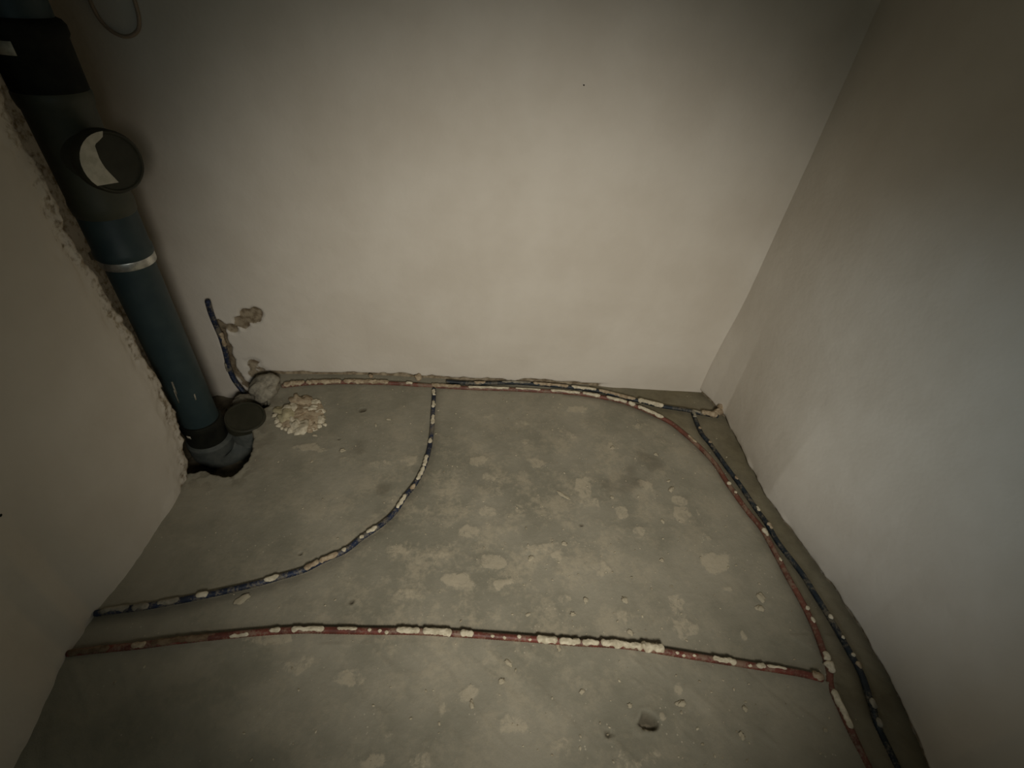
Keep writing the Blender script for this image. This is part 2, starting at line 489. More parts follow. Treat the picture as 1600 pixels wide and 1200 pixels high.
LOOP = [(-0.890, -0.008, 1.153), (-0.891, -0.008, 1.119), (-0.887, -0.008, 1.090), (-0.874, -0.008, 1.068), (-0.851, -0.008, 1.055), (-0.826, -0.008, 1.057), (-0.804, -0.008, 1.072), (-0.795, -0.008, 1.094), (-0.792, -0.008, 1.121), (-0.792, -0.008, 1.162)]


rng = random.Random(7)

# ------------------------------------------------------------------ floor
def axis(lo, hi, fine_lo, fine_hi, coarse, fine):
    def seg_(p, q, s):
        return np.linspace(p, q, max(2, int(round((q - p) / s)) + 1))[:-1]
    return np.concatenate([seg_(lo, fine_lo, coarse), seg_(fine_lo, fine_hi, fine), seg_(fine_hi, hi, coarse), [hi]])


xs = axis(-1.35, 1.15, -0.95, 1.10, 0.02, 0.0038)
ys = axis(-2.05, 0.06, -1.32, 0.04, 0.03, 0.0038)
X, Y = np.meshgrid(xs, ys)
Z = 0.006 * (fbm(X * 2.3, Y * 2.3, 11, 4) - 0.5) + 0.0025 * (fbm(X * 18, Y * 18, 23, 3) - 0.5)
mask = np.zeros(X.shape + (4,))

# plaster splashes: thin, slightly proud, ragged
wob = fbm(X * 28, Y * 28, 41, 4) - 0.5
wob2 = fbm(X * 60, Y * 60, 43, 3) - 0.5
spl = np.zeros(X.shape)
for i, (cx, cy, ra, rb) in enumerate(SPLATS):
    m = (abs(X - cx) < ra * 2.2) & (abs(Y - cy) < rb * 2.2)
    d = np.sqrt(((X[m] - cx) / ra) ** 2 + ((Y[m] - cy) / rb) ** 2)
    v = 1 - sstep(0.55, 1.35, d + 1.5 * wob[m] + 0.5 * wob2[m])
    spl[m] = np.maximum(spl[m], v * (0.6 + 0.4 * hash2(np.array(i), np.array(3), 5)))
mask[..., 0] = spl
Z += 0.0012 * spl

# pit broken out of the screed around the soil pipe
pit_poly = PIT + [(-0.80, 0.06), (-1.35, 0.06), (-1.35, -0.477)]
d_pit, _ = seg_dist(X, Y, pit_poly, True)
sd = np.where(inside(X, Y, pit_poly), -d_pit, d_pit) + 0.022 * (fbm(X * 30, Y * 30, 51, 4) - 0.5)
pit = 1 - sstep(-0.012, 0.002, sd)
Z -= pit * (0.115 + 0.03 * (fbm(X * 25, Y * 25, 53, 3) - 0.5))
lip = np.exp(-(np.clip(sd, 0, 1) / 0.018) ** 2) * (1 - pit)
Z += lip * 0.006 * (fbm(X * 45, Y * 45, 57, 3) - 0.2)
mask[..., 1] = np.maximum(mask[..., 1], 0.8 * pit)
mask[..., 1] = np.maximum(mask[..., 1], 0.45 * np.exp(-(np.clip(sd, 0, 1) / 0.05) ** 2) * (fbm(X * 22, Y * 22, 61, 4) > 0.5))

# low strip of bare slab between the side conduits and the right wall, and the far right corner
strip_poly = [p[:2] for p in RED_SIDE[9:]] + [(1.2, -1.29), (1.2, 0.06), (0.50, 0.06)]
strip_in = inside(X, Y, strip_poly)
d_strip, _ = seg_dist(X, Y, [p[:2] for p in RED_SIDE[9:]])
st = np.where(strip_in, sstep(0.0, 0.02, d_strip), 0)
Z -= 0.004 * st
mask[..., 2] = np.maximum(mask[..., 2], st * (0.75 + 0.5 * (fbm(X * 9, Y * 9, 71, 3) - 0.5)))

# screed feathered up against the near side of the conduits, swept low behind them
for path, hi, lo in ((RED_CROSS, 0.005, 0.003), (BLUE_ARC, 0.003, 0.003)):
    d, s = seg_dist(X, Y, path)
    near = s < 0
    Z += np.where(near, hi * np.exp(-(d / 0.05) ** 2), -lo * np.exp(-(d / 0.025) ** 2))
    mask[..., 1] = np.maximum(mask[..., 1], np.where(near, 0, 0.38 * np.exp(-(d / 0.022) ** 2)))  # conduit's cast shadow painted dark into the floor colour, one side only
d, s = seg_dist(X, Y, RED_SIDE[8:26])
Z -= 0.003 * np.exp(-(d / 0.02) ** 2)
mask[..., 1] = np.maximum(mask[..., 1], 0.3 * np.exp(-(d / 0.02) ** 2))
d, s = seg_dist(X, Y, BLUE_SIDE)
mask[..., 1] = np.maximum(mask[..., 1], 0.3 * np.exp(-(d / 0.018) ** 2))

# pock marks
for i, ((cx, cy), r, dep) in enumerate(zip(PITS, (0.007, 0.007, 0.008, 0.017, 0.013, 0.006, 0.010), (0.006, 0.006, 0.006, 0.016, 0.008, 0.005, 0.006))):
    m = (abs(X - cx) < r * 3) & (abs(Y - cy) < r * 3)
    k = 1.5 if i == 3 else 1.0
    dd = np.sqrt(((X[m] - cx) / k) ** 2 + (Y[m] - cy) ** 2) / r + 2.2 * wob[m] + 0.8 * wob2[m]
    Z[m] -= dep * (1 - sstep(0.4, 1.1, dd))
    Z[m] += 0.12 * dep * np.exp(-((dd - 1.35) / 0.3) ** 2)
    mk = mask[..., 1]
    mk[m] = np.maximum(mk[m], 0.75 * (1 - sstep(0.4, 1.2, dd)))
for (cx, cy), r in zip(STAINS, (0.035, 0.03, 0.05, 0.06, 0.05, 0.045, 0.05)):
    m = (abs(X - cx) < r * 2) & (abs(Y - cy) < r * 2)
    dd = np.hypot(X[m] - cx, Y[m] - cy) / r + 1.6 * wob[m]
    mk = mask[..., 1]
    mk[m] = np.maximum(mk[m], 0.32 * (1 - sstep(0.2, 1.2, dd)))

# where plaster dust was trodden in: the middle of the floor
mask[..., 3] = np.clip(0.25 + 1.0 * np.exp(-((X - 0.05) / 0.42) ** 2 - ((Y + 0.72) / 0.38) ** 2) + 0.4 * np.exp(-((X - 0.55) / 0.35) ** 2 - ((Y + 0.4) / 0.3) ** 2), 0, 1)
# scuffs in the foreground, left
Z += 0.0015 * sstep(0.55, 0.7, fbm((X + Y) * 20, (X - Y) * 5, 77, 3)) * (Y < -0.98)
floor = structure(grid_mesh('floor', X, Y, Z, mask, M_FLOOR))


def floor_z(x, y):
    i = int(np.clip(np.searchsorted(ys, y), 0, len(ys) - 1))
    j = int(np.clip(np.searchsorted(xs, x), 0, len(xs) - 1))
    return float(Z[i, j])


# ------------------------------------------------------------------ back wall
xs_b = axis(-1.35, 1.15, -1.05, 1.06, 0.02, 0.005)
zs_b = axis(-0.20, 2.60, -0.16, 0.42, 0.02, 0.0045)
XB, ZB = np.meshgrid(xs_b, zs_b)
edge = np.interp(xs_b, [-1.05] + [p[0] for p in BACK_EDGE] + [1.15], [0.0] + [p[1] for p in BACK_EDGE] + [-0.012])
YB = np.broadcast_to(edge, XB.shape) * (1 - sstep(0.05, 0.6, ZB)) + 0.004 * (fbm(XB * 2.2, ZB * 2.2, 101, 3) - 0.5) + 0.0012 * (fbm(XB * 14, ZB * 14, 103, 3) - 0.5)
maskB = np.zeros(XB.shape + (4,))
# chipped lower margin of the plaster
chip_h = 0.010 + 0.030 * np.clip(fbm(XB * 16, XB * 0 + 3, 107, 4) - 0.42, 0, 1) * (XB < 0.55)
chip = (1 - sstep(0, 0.006, ZB - chip_h)) * (ZB > -0.05)
chip = chip * sstep(-0.80, -0.72, XB) * (1 - sstep(0.5, 0.6, XB))
YB += 0.007 * chip
maskB[..., 0] = np.maximum(maskB[..., 0], 0.85 * chip * (XB < 0.6) + 0.4 * chip * (XB >= 0.6))
# chase cut for the blue conduit stub and the gouge leading off it
stub2 = [(p[0], p[2]) for p in STUB]
dS, _ = seg_dist(XB, ZB, stub2[2:])
nz = 0.020 * (fbm(XB * 32, ZB * 32, 111, 4) - 0.5)
ch = 1 - sstep(0.010, 0.020, dS + nz)
goug = [(-0.868, 0.185), (-0.83, 0.205), (-0.79, 0.232), (-0.755, 0.262), (-0.735, 0.278)]
dG = np.full(XB.shape, 9.0)
for (gx, gz), gr in zip(goug, (0.018, 0.022, 0.028, 0.034, 0.026)):
    dG = np.minimum(dG, np.hypot(XB - gx, ZB - gz) - gr)
go = 1 - sstep(-0.008, 0.006, dG + 0.8 * nz)
low = [(-0.80, 0.05), (-0.79, 0.0), (-0.78, -0.05)]
dL = np.full(XB.shape, 9.0)
for (gx, gz), gr in zip(low, (0.028, 0.045, 0.06)):
    dL = np.minimum(dL, np.hypot(XB - gx, ZB - gz) - gr)
lo_ = 1 - sstep(-0.02, 0.012, dL + 1.5 * nz)
YB += 0.014 * ch + 0.010 * go + 0.006 * lo_
maskB[..., 0] = np.maximum(maskB[..., 0], np.maximum(0.75 * ch, 0.9 * go))
maskB[..., 0] = np.maximum(maskB[..., 0], 0.62 * lo_)  # soft brown shadow low beside the stub, painted in undercoat colour
maskB[..., 1] = np.maximum(maskB[..., 1], 0.6 * ch + 0.25 * go)
# rounded inner corner towards the right wall
YB -= 0.03 * sstep(0.93, 1.02, XB) ** 2 * sstep(0.05, 0.4, ZB)
structure(grid_mesh('wall_back', XB, YB, ZB, maskB, M_WALL))

# ------------------------------------------------------------------ right wall (plaster hangs to a wavy lower edge)
ys_r = axis(-2.05, 0.06, -1.34, 0.05, 0.03, 0.005)
zs_r = axis(-0.03, 2.60, -0.02, 0.12, 0.03, 0.004)
YR, ZR = np.meshgrid(ys_r, zs_r)
e = sorted([(p[1], p[0]) for p in RIGHT_EDGE])
bot = np.interp(ys_r, [-2.05] + [a for a, b in e] + [0.06], [1.045] + [b for a, b in e] + [0.955])
plane = 0.985 - 0.050 * ys_r + 0.0 * ys_r
plane = np.minimum(plane, 1.05)
bot_n = bot + 0.014 * (fbm(ys_r * 22, ys_r * 0 + 7, 121, 4) - 0.5)
k = sstep(0.06, 0.55, ZR)
k0 = sstep(0.0, 0.03, ZR)
XR = plane * k + (1 - k) * (bot * k0 + bot_n * (1 - k0))
XR = XR + 0.006 * (fbm(YR * 2.0, ZR * 2.0, 123, 3) - 0.5) + 0.001 * (fbm(YR * 14, ZR * 14, 125, 3) - 0.5)
XR -= 0.012 * np.exp(-((YR + 0.45) / 0.22) ** 2 - ((ZR - 0.15) / 0.25) ** 2)
maskR = np.zeros(YR.shape + (4,))
rim = (1 - sstep(0.002, 0.009, ZR - 0.008 * (fbm(YR * 40, ZR * 40, 127, 3) - 0.3)))
XR += 0.010 * rim
maskR[..., 0] = 0.6 * rim
maskR[..., 1] = 0.5 * rim
structure(grid_mesh('wall_right', XR, YR, ZR, maskR, M_WALL, flip=True))

# ------------------------------------------------------------------ left wall (plaster stops short of the soil pipe in a ragged edge)
ys_l = axis(-2.05, 0.06, -1.35, 0.03, 0.03, 0.005)
zs_l = axis(-0.20, 2.60, -0.14, 1.30, 0.03, 0.008)
YL, ZL = np.meshgrid(ys_l, zs_l)
el = sorted([(p[1], p[0]) for p in LEFT_EDGE])
botl = np.interp(ys_l, [-2.05] + [a for a, b in el] + [0.06], [-0.83] + [b for a, b in el] + [-0.82])
kl = sstep(0.05, 0.6, ZL)
kn = 1 - sstep(0.0, 0.04, ZL)
XL = (-0.828 + 0.004 * YL) * kl + botl * (1 - kl) + 0.010 * kn * (fbm(YL * 20, YL * 0 + 2, 131, 4) - 0.5)
XL = XL + 0.006 * (fbm(YL * 2.0, ZL * 2.0, 133, 3) - 0.5) + 0.0012 * (fbm(YL * 14, ZL * 14, 135, 3) - 0.5)
zz = [-0.2, 0.0, 0.06, 0.16, 0.30, 0.48, 0.63, 0.72, 0.82, 0.93, 1.02, 2.6]
ye = np.interp(ZL, zz, [-0.485, -0.485, -0.455, -0.43, -0.415, -0.426, -0.437, -0.452, -0.450, -0.440, -0.432, -0.43])
rag = 0.030 * (fbm(YL * 24, ZL * 24, 137, 4) - 0.5)
de = YL - ye + rag
cut = sstep(-0.004, 0.010, de)
raw_n = fbm(YL * 14, ZL * 9, 139, 4)
raww = sstep(-0.095, -0.015, de + 0.09 * (raw_n - 0.5))
XL += -0.006 * raww * (1 - cut) * fbm(YL * 60, ZL * 60, 141, 3) * 2
XL -= 0.315 * cut
maskL = np.zeros(YL.shape + (4,))
maskL[..., 0] = np.maximum(0.47 * raww * sstep(0.38, 0.6, raw_n + 0.25 * raww), 0.95 * cut * (1 - sstep(0.03, 0.06, de)))
maskL[..., 1] = np.maximum(0.5 * cut * (1 - sstep(0.03, 0.06, de)), 0.35 * sstep(-0.02, 0.0, de) * (1 - sstep(0.03, 0.06, de)))
structure(grid_mesh('wall_left', XL, YL, ZL, maskL, M_WALL))


# ------------------------------------------------------------------ front wall with the doorway one looks in from, ceiling
def box(bm, x0, x1, y0, y1, z0, z1):
    v = [bm.verts.new(p) for p in ((x0, y0, z0), (x1, y0, z0), (x1, y1, z0), (x0, y1, z0), (x0, y0, z1), (x1, y0, z1), (x1, y1, z1), (x0, y1, z1))]
    for f in ((0, 3, 2, 1), (4, 5, 6, 7), (0, 1, 5, 4), (1, 2, 6, 5), (2, 3, 7, 6), (3, 0, 4, 7)):
        bm.faces.new([v[i] for i in f])


def box_obj(name, boxes, mat):
    bm = bmesh.new()
    for b in boxes:
        box(bm, *b)
    me = bpy.data.meshes.new(name)
    bm.to_mesh(me)
    bm.free()
    return link(name, me, mat)


structure(box_obj('wall_front', [(-1.35, -0.62, -2.17, -2.05, -0.03, 2.6), (0.32, 1.15, -2.17, -2.05, -0.03, 2.6), (-0.62, 0.32, -2.17, -2.05, 2.05, 2.6)], M_CEIL))
structure(box_obj('ceiling', [(-1.35, 1.15, -2.17, 0.06, 2.6, 2.7)], M_CEIL))

# ------------------------------------------------------------------ soil pipe
PX, PY = -0.855, -0.300
soil = thing('soil_pipe', 'dark grey vertical drain pipe with sockets standing in the left corner', 'pipe', (PX, PY, -0.11))


def part(o, parent):
    return adopt(o, parent)


def ring(name, prof, mat, **kw):
    return part(lathe(name, prof, mat, origin=(PX, PY, 0), **kw), soil)


lower = ring('pipe_section', [(0.0545, 0.0), (0.0545, 0.70)], M_PIPE)
ring('pipe_section', [(0.0555, 1.06), (0.0555, 2.61)], M_PIPE)
# long socket above the clamp
sk = ring('socket', [(0.0600, 0.632), (0.0628, 0.636), (0.0630, 0.650), (0.0606, 0.656), (0.0600, 0.735), (0.0570, 0.752)], M_PIPE)
# inspection tee
tee = ring('tee_body', [(0.0580, 0.735), (0.0625, 0.742), (0.0640, 0.765), (0.0615, 0.778), (0.0615, 0.955), (0.0645, 0.962), (0.0665, 0.975), (0.0665, 0.985), (0.0625, 0.992)], M_PIPE_GREEN)
# black coupling
cp = ring('rubber_coupling', [(0.0600, 0.972), (0.0645, 0.978), (0.0650, 1.075), (0.0690, 1.082), (0.0690, 1.096), (0.0640, 1.104), (0.0560, 1.108)], M_BLACK)
cp['label'] = 'black rubber coupling'
# branch and its screw cap
bd = Vector((0.86, -0.51, 0.03)).normalized()
b0 = Vector((PX, PY, 0.868))
branch = part(lathe('branch', [(0.052, 0.02), (0.052, 0.078), (0.0575, 0.084), (0.0575, 0.112)], M_PIPE_GREEN, origin=b0, axis=bd), soil)
cap = part(lathe('inspection_cap', [(0.0610, 0.088), (0.0625, 0.092), (0.0625, 0.116), (0.0590, 0.121), (0.0555, 0.121), (0.0535, 0.118), (0.004, 0.118)], M_CAP, origin=b0, axis=bd), soil)
cap['label'] = 'round dark cap with a ragged pale crescent'
# ragged pale crescent on the cap face
q = Vector((0, 0, 1)).rotation_difference(bd)
side = bd.cross(Vector((0, 0, 1))).normalized()     # to the viewer's left of the cap face
if side.dot(R_) > 0:
    side = -side
upv = side.cross(bd)
if upv.z < 0:
    upv = -upv
outer = []
inner = []
for i in range(13):
    a = math.radians(86 + (216 - 86) * i / 12)
    outer.append((0.0600 * math.cos(a), 0.0600 * math.sin(a)))
inn = [(0.004, 0.0590), (0.000, 0.050), (-0.010, 0.044), (-0.018, 0.040), (-0.021, 0.036), (-0.022, 0.026), (-0.023, 0.014), (-0.022, 0.004), (-0.020, -0.006), (-0.017, -0.014), (-0.014, -0.021), (-0.010, -0.030), (-0.007, -0.038)]
verts = []
for lay in (0.1215, 0.1222):
    for (x, y) in outer + inn:
        # x runs to the viewer's right of the face
        verts.append(b0 + bd * lay - side * x + upv * y)
n_ = 26
faces = []
for i in range(12):
    faces.append((i, i + 1, 13 + i + 1, 13 + i))
    faces.append((n_ + i, n_ + 13 + i, n_ + 13 + i + 1, n_ + i + 1))
    faces.append((13 + i, 13 + i + 1, n_ + 13 + i + 1, n_ + 13 + i))
    faces.append((i, n_ + i, n_ + i + 1, i + 1))
st_ = part(mesh_from('sticker', verts, faces, M_PAPER, False), cap)
st_.parent = cap
st_.matrix_parent_inverse = cap.matrix_world.inverted()
st_['label'] = 'ragged pale crescent'

# foot: dark socket sitting in the mouth of a stubby upturned bend with a capped end
ring('foot_socket', [(0.0560, -0.080), (0.0600, -0.078), (0.0600, 0.030), (0.0625, 0.036), (0.0625, 0.060), (0.0600, 0.066), (0.0545, 0.066)], M_BLACK)
c0 = np.array((PX + 0.006, PY - 0.004, -0.020))
c1 = np.array((-0.748, -0.242, 0.012))
mid = (c0 + c1) / 2
hd = (c1 - c0)
hd[2] = 0
L = np.linalg.norm(hd)
hd /= L
path = [c0 + np.array((0, 0, 0.0))]
for i in range(0, 13):
    a = math.pi + math.pi * i / 12
    path.append(mid + hd * (L / 2) * math.cos(a) + np.array((0, 0, -0.058 + 0.050 * math.sin(a) + 0.0)))
path.append(c1 + np.array((0, 0, -0.012)))
path = np.array(path)
pp, _ = catmull(path, 0.006)
body = part(tube('foot_bend', pp, np.linspace(0.0700, 0.0600, len(pp)), M_PIPE_PALE, 40, up=tuple(np.cross(hd, (0, 0, 1)))), soil)
body['label'] = 'paler dusty grey bend at floor level'
cn = Vector((0.16, -0.16, 0.97)).normalized()
ec = part(lathe('end_cap', [(0.0600, -0.030), (0.0640, -0.026), (0.0640, 0.006), (0.0610, 0.010), (0.0575, 0.010), (0.0560, 0.006), (0.003, 0.006)], M_CAP, origin=tuple(c1), axis=cn), soil)
ec['label'] = 'dark round plug facing up'


def on_pipe(z, dirx, diry, r):
    v = Vector((dirx, diry)).normalized()
    return Vector((PX + v.x * r, PY + v.y * r, z))


def patch(name, z0, z1, a0, a1, r, th, mat, parent, slant=0.0, n=6):
    """thin curved label or smear lying on the pipe; angles in degrees, counted from +x"""
    vs = []
    for lay in (r, r + th):
        for i in range(n + 1):
            for zz_ in (z0, z1):
                a = math.radians(a0 + (a1 - a0) * i / n + (slant if zz_ == z1 else 0))
                vs.append((PX + lay * math.cos(a), PY + lay * math.sin(a), zz_))
    m = 2 * (n + 1)
    fs = []
    for i in range(n):
        a, b, c, d = 2 * i, 2 * i + 1, 2 * i + 3, 2 * i + 2
        fs.append((m + a, m + d, m + c, m + b))
        fs.append((a, b, c, d))
        fs.append((a, d, m + d, m + a))
        fs.append((b, m + b, m + c, c))
    fs.append((0, m, m + 1, 1))
    fs.append((2 * n, 2 * n + 1, m + 2 * n + 1, m + 2 * n))
    o = mesh_from(name, vs, fs, mat)
    return part(o, soil)


patch('sticker', 1.052, 1.074, -104, -78, 0.0652, 0.0006, M_PAPER, soil)['label'] = 'small pale sticker on black coupling'
patch('sticker', 0.030, 0.041, -112, -99, 0.0628, 0.0006, M_PAPER, soil)['label'] = 'small pale sticker on foot socket'
patch('mortar_smear', 0.215, 0.262, -88, -83, 0.0546, 0.0006, M_MORTAR_GREY, soil, 3)
patch('mortar_smear', 0.180, 0.230, -92, -89, 0.0546, 0.0006, M_MORTAR_GREY, soil, 3)
patch('mortar_smear', 0.178, 0.200, -45, -41, 0.0546, 0.0006, M_MORTAR_GREY, soil, 2)

# ------------------------------------------------------------------ clamp
clamp = thing('pipe_clamp', 'bright metal clamp band around the grey drain pipe on the left', 'clamp', (PX, PY, 0.622))
adopt(lathe('band', [(0.0548, 0.612), (0.0600, 0.612), (0.0606, 0.614), (0.0606, 0.630), (0.0600, 0.632), (0.0548, 0.632), (0.0548, 0.612)], M_STEEL, origin=(PX, PY, 0), caps=False), clamp)
ear = bmesh.new()
box(ear, PX - 0.086, PX - 0.058, PY - 0.005, PY + 0.005, 0.612, 0.632)
me = bpy.data.meshes.new('ear')
bmesh.ops.bevel(ear, geom=ear.edges[:], offset=0.0015, segments=2, affect='EDGES')
ear.to_mesh(me)
ear.free()
adopt(link('ear', me, M_STEEL), clamp)
adopt(tube('wall_stud', np.array([(PX - 0.06, PY, 0.622), (PX - 0.07, PY, 0.622), (PX - 0.085, PY, 0.622)]), 0.004, M_STEEL, 10, up=(0, 0, 1)), clamp)


# ------------------------------------------------------------------ conduits
def conduit(name, label, pts, r, mat, smooth=6, zfun=None, closed_top=True, up=(0, 0, 1)):
    p, par = catmull(pts, 0.0032)
    p = smooth_path(p, smooth)
    if zfun is not None:
        p[:, 2] += zfun(par)
    root = thing(name, label, 'conduit', tuple(p[0]))
    rad = r * (1 + 0.045 * np.where(np.arange(len(p)) % 2 == 0, 1, -1))
    rad[0] = rad[-1] = r * 0.9
    adopt(tube('corrugated_sleeve', p, rad, mat, 12, up=up), root)
    return root, p, par


def crust(root, p, par, t0, t1, r, mat, thick=0.003, spread=75, seed=0, lumpy=1.0, up=(0, 0, 1), tilt=0.0):
    """set mortar clinging to the top of a conduit: a lumpy saddle with ragged rims"""
    i0 = int(np.searchsorted(par, t0))
    i1 = int(np.searchsorted(par, t1))
    i1 = max(i1, i0 + 3)
    q = p[i0:i1 + 1]
    if len(q) < 4:
        return
    t, s, u = frames(q, up)
    n = len(q)
    na = 11
    vs = []
    for lay in (0, 1):
        for i in range(n):
            f = i / (n - 1)
            endw = min(1.0, (min(f, 1 - f) * n * 0.0032) / 0.006) ** 0.5
            sp_l = math.radians(spread) * (0.15 + 1.35 * float(fbm(i * 0.38 + seed, 1.3, 5, 3))) * (0.25 + 0.75 * endw)
            sp_r = math.radians(spread) * (0.15 + 1.35 * float(fbm(i * 0.38 + seed, 7.9, 6, 3))) * (0.25 + 0.75 * endw)
            for k in range(na):
                g = k / (na - 1) * 2 - 1
                a = math.pi / 2 + math.radians(tilt) + (sp_l if g < 0 else sp_r) * g
                prof = max(0.0, 1 - g * g) ** 0.5 * (0.3 + 0.7 * endw)
                nn = float(fbm(i * 0.45 + seed * 3.1, k * 0.8 + seed, 9, 3))
                h = thick * prof * (1 - 0.5 * lumpy + lumpy * 1.3 * nn)
                rr = r * 0.9 if lay == 0 else r * 1.02 + h
                vs.append(q[i] + rr * (math.cos(a) * s[i] + math.sin(a) * u[i]))
    fs = []
    m = n * na
    for i in range(n - 1):
        for k in range(na - 1):
            a, b, c, d = i * na + k, i * na + k + 1, (i + 1) * na + k + 1, (i + 1) * na + k
            fs.append((m + a, m + b, m + c, m + d))
            fs.append((a, d, c, b))
        fs.append((i * na, m + i * na, m + (i + 1) * na, (i + 1) * na))
        e_ = na - 1
        fs.append((i * na + e_, (i + 1) * na + e_, m + (i + 1) * na + e_, m + i * na + e_))
    for k in range(na - 1):
        fs.append((k, k + 1, m + k + 1, m + k))
        b = (n - 1) * na
        fs.append((b + k, m + b + k, m + b + k + 1, b + k + 1))
    return adopt(mesh_from('mortar_crust', vs, fs, mat), root)


RAD = 0.0080
# red conduit lying across the floor
rc, p, par = conduit('red_conduit', 'red corrugated conduit lying straight across the floor from wall to wall, partly crusted with mortar', RED_CROSS, RAD, M_RED, zfun=lambda t: -0.005 * np.clip((2.5 - t) / 2.5, 0, 1))
cx_ = [q_[0] for q_ in RED_CROSS]


def tx(x):
    return float(np.interp(x, cx_, range(len(cx_))))


for i, (a, b, th, sp, tl) in enumerate(((-0.735, -0.700, 0.002, 70, 0), (-0.53, -0.49, 0.0012, 40, -40), (-0.447, -0.42, 0.0015, 50, 0), (-0.394, -0.32, 0.0022, 60, 0), (-0.29, -0.24, 0.0014, 45, 20), (-0.148, -0.092, 0.003, 70, 0), (-0.085, -0.016, 0.0035, 75, 0),
                                      (0.004, 0.036, 0.003, 75, 0), (0.19, 0.240, 0.003, 80, 0), (0.245, 0.297, 0.0032, 78, 0), (0.302, 0.342, 0.0028, 75, 0), (0.348, 0.452, 0.004, 85, 0), (0.446, 0.502, 0.008, 95, 10),
                                      (0.617, 0.675, 0.003, 70, 0), (0.722, 0.742, 0.003, 70, 0), (0.745, 0.790, 0.0015, 35, 20), (0.850, 0.885, 0.005, 90, 0))):
    crust(rc, p, par, tx(a), tx(b), RAD, M_MORTAR if 0 < i < 16 else M_MORTAR_TAN, th, sp, i * 2.7, 1.3, tilt=tl)
for i, (a, b) in enumerate(((-0.862, -0.775), (-0.690, -0.575))):
    crust(rc, p, par, tx(a), tx(b), RAD, M_DIRT, 0.0012, 75, 33 + i * 5, 1.5, tilt=-10)
for i, x in enumerate((0.075, 0.105, 0.14, 0.165, -0.215, -0.19, -0.175, 0.53, 0.545, 0.57, 0.70)):
    crust(rc, p, par, tx(x), tx(x + 0.008), RAD, M_MORTAR, 0.0015, 40, i * 3.9, 1.0, tilt=rng.uniform(-40, 30))

# blue conduit arc
bc, p, par = conduit('blue_conduit', 'blue corrugated conduit sweeping in a quarter circle from back wall to left wall', BLUE_ARC, RAD * 0.98, M_BLUE, zfun=lambda t: -0.004 * np.clip((t - 16.5) / 3, 0, 1))
for i, (a, b, th, mt) in enumerate(((0.15, 0.85, .0025, M_MORTAR), (1.3, 1.75, .003, M_MORTAR), (2.2, 2.8, .002, M_MORTAR), (3.55, 3.8, .0015, M_MORTAR), (4.4, 5.0, .0022, M_MORTAR), (5.0, 5.85, .002, M_MORTAR), (6.1, 6.45, .002, M_MORTAR_TAN), (6.85, 7.8, .002, M_MORTAR),
                                   (9.2, 9.7, .002, M_MORTAR), (9.85, 10.1, .002, M_MORTAR), (10.9, 11.15, .001, M_MORTAR), (11.3, 12.2, .002, M_MORTAR_TAN), (12.2, 13.0, .0025, M_MORTAR_TAN), (13.9, 14.5, .002, M_MORTAR), (16.15, 16.7, .003, M_MORTAR), (17.25, 17.8, .0015, M_MORTAR_GREY), (18.0, 18.5, .002, M_MORTAR_GREY), (18.6, 19.7, .002, M_MORTAR_GREY))):
    crust(bc, p, par, a, b, RAD, mt, th, 62, i * 1.9 + 40, 1.2, tilt=rng.uniform(-12, 18))

# red conduit along the back and right walls
rs, p, par = conduit('red_conduit', 'red corrugated conduit running along the back wall and curving down the right side', RED_SIDE, RAD, M_RED_DUST, zfun=lambda t: -0.004 - 0.006 * np.exp(-((t - 26.5) / 0.45) ** 2) - 0.006 * np.clip(t - 29, 0, 1))
for i, (a, b, th, mt, sp) in enumerate(((0.05, 0.9, .006, M_MORTAR_TAN, 95), (0.95, 1.9, .004, M_MORTAR_TAN, 95), (1.95, 2.85, .004, M_MORTAR_TAN, 90), (3.35, 3.6, .0035, M_MORTAR, 70), (4.2, 4.9, .0035, M_MORTAR_TAN, 75), (5.1, 6.1, .002, M_MORTAR, 50), (6.3, 7.2, .0012, M_MORTAR, 40), (7.5, 8.5, .002, M_MORTAR, 60), (8.6, 9.3, .003, M_MORTAR, 70),
                                      (9.5, 10.4, .002, M_MORTAR, 70), (10.5, 10.85, .004, M_MORTAR, 80), (11.0, 11.85, .0025, M_MORTAR, 75), (13.3, 13.7, .0012, M_MORTAR_TAN, 40), (16.05, 16.3, .004, M_MORTAR, 60), (16.8, 17.0, .0025, M_MORTAR, 50), (19.0, 19.3, .003, M_MORTAR, 60), (20.1, 20.3, .0015, M_MORTAR, 45), (22.55, 22.85, .004, M_MORTAR, 60), (23.2, 23.6, .002, M_MORTAR, 45),
                                      (25.0, 25.5, .004, M_MORTAR, 75), (25.5, 26.05, .006, M_MORTAR, 95), (26.95, 29.0, .0030, M_MORTAR, 88))):
    crust(rs, p, par, a, b, RAD, mt, th, sp, i * 2.3 + 80, 0.5 if i == 21 else 1.1)

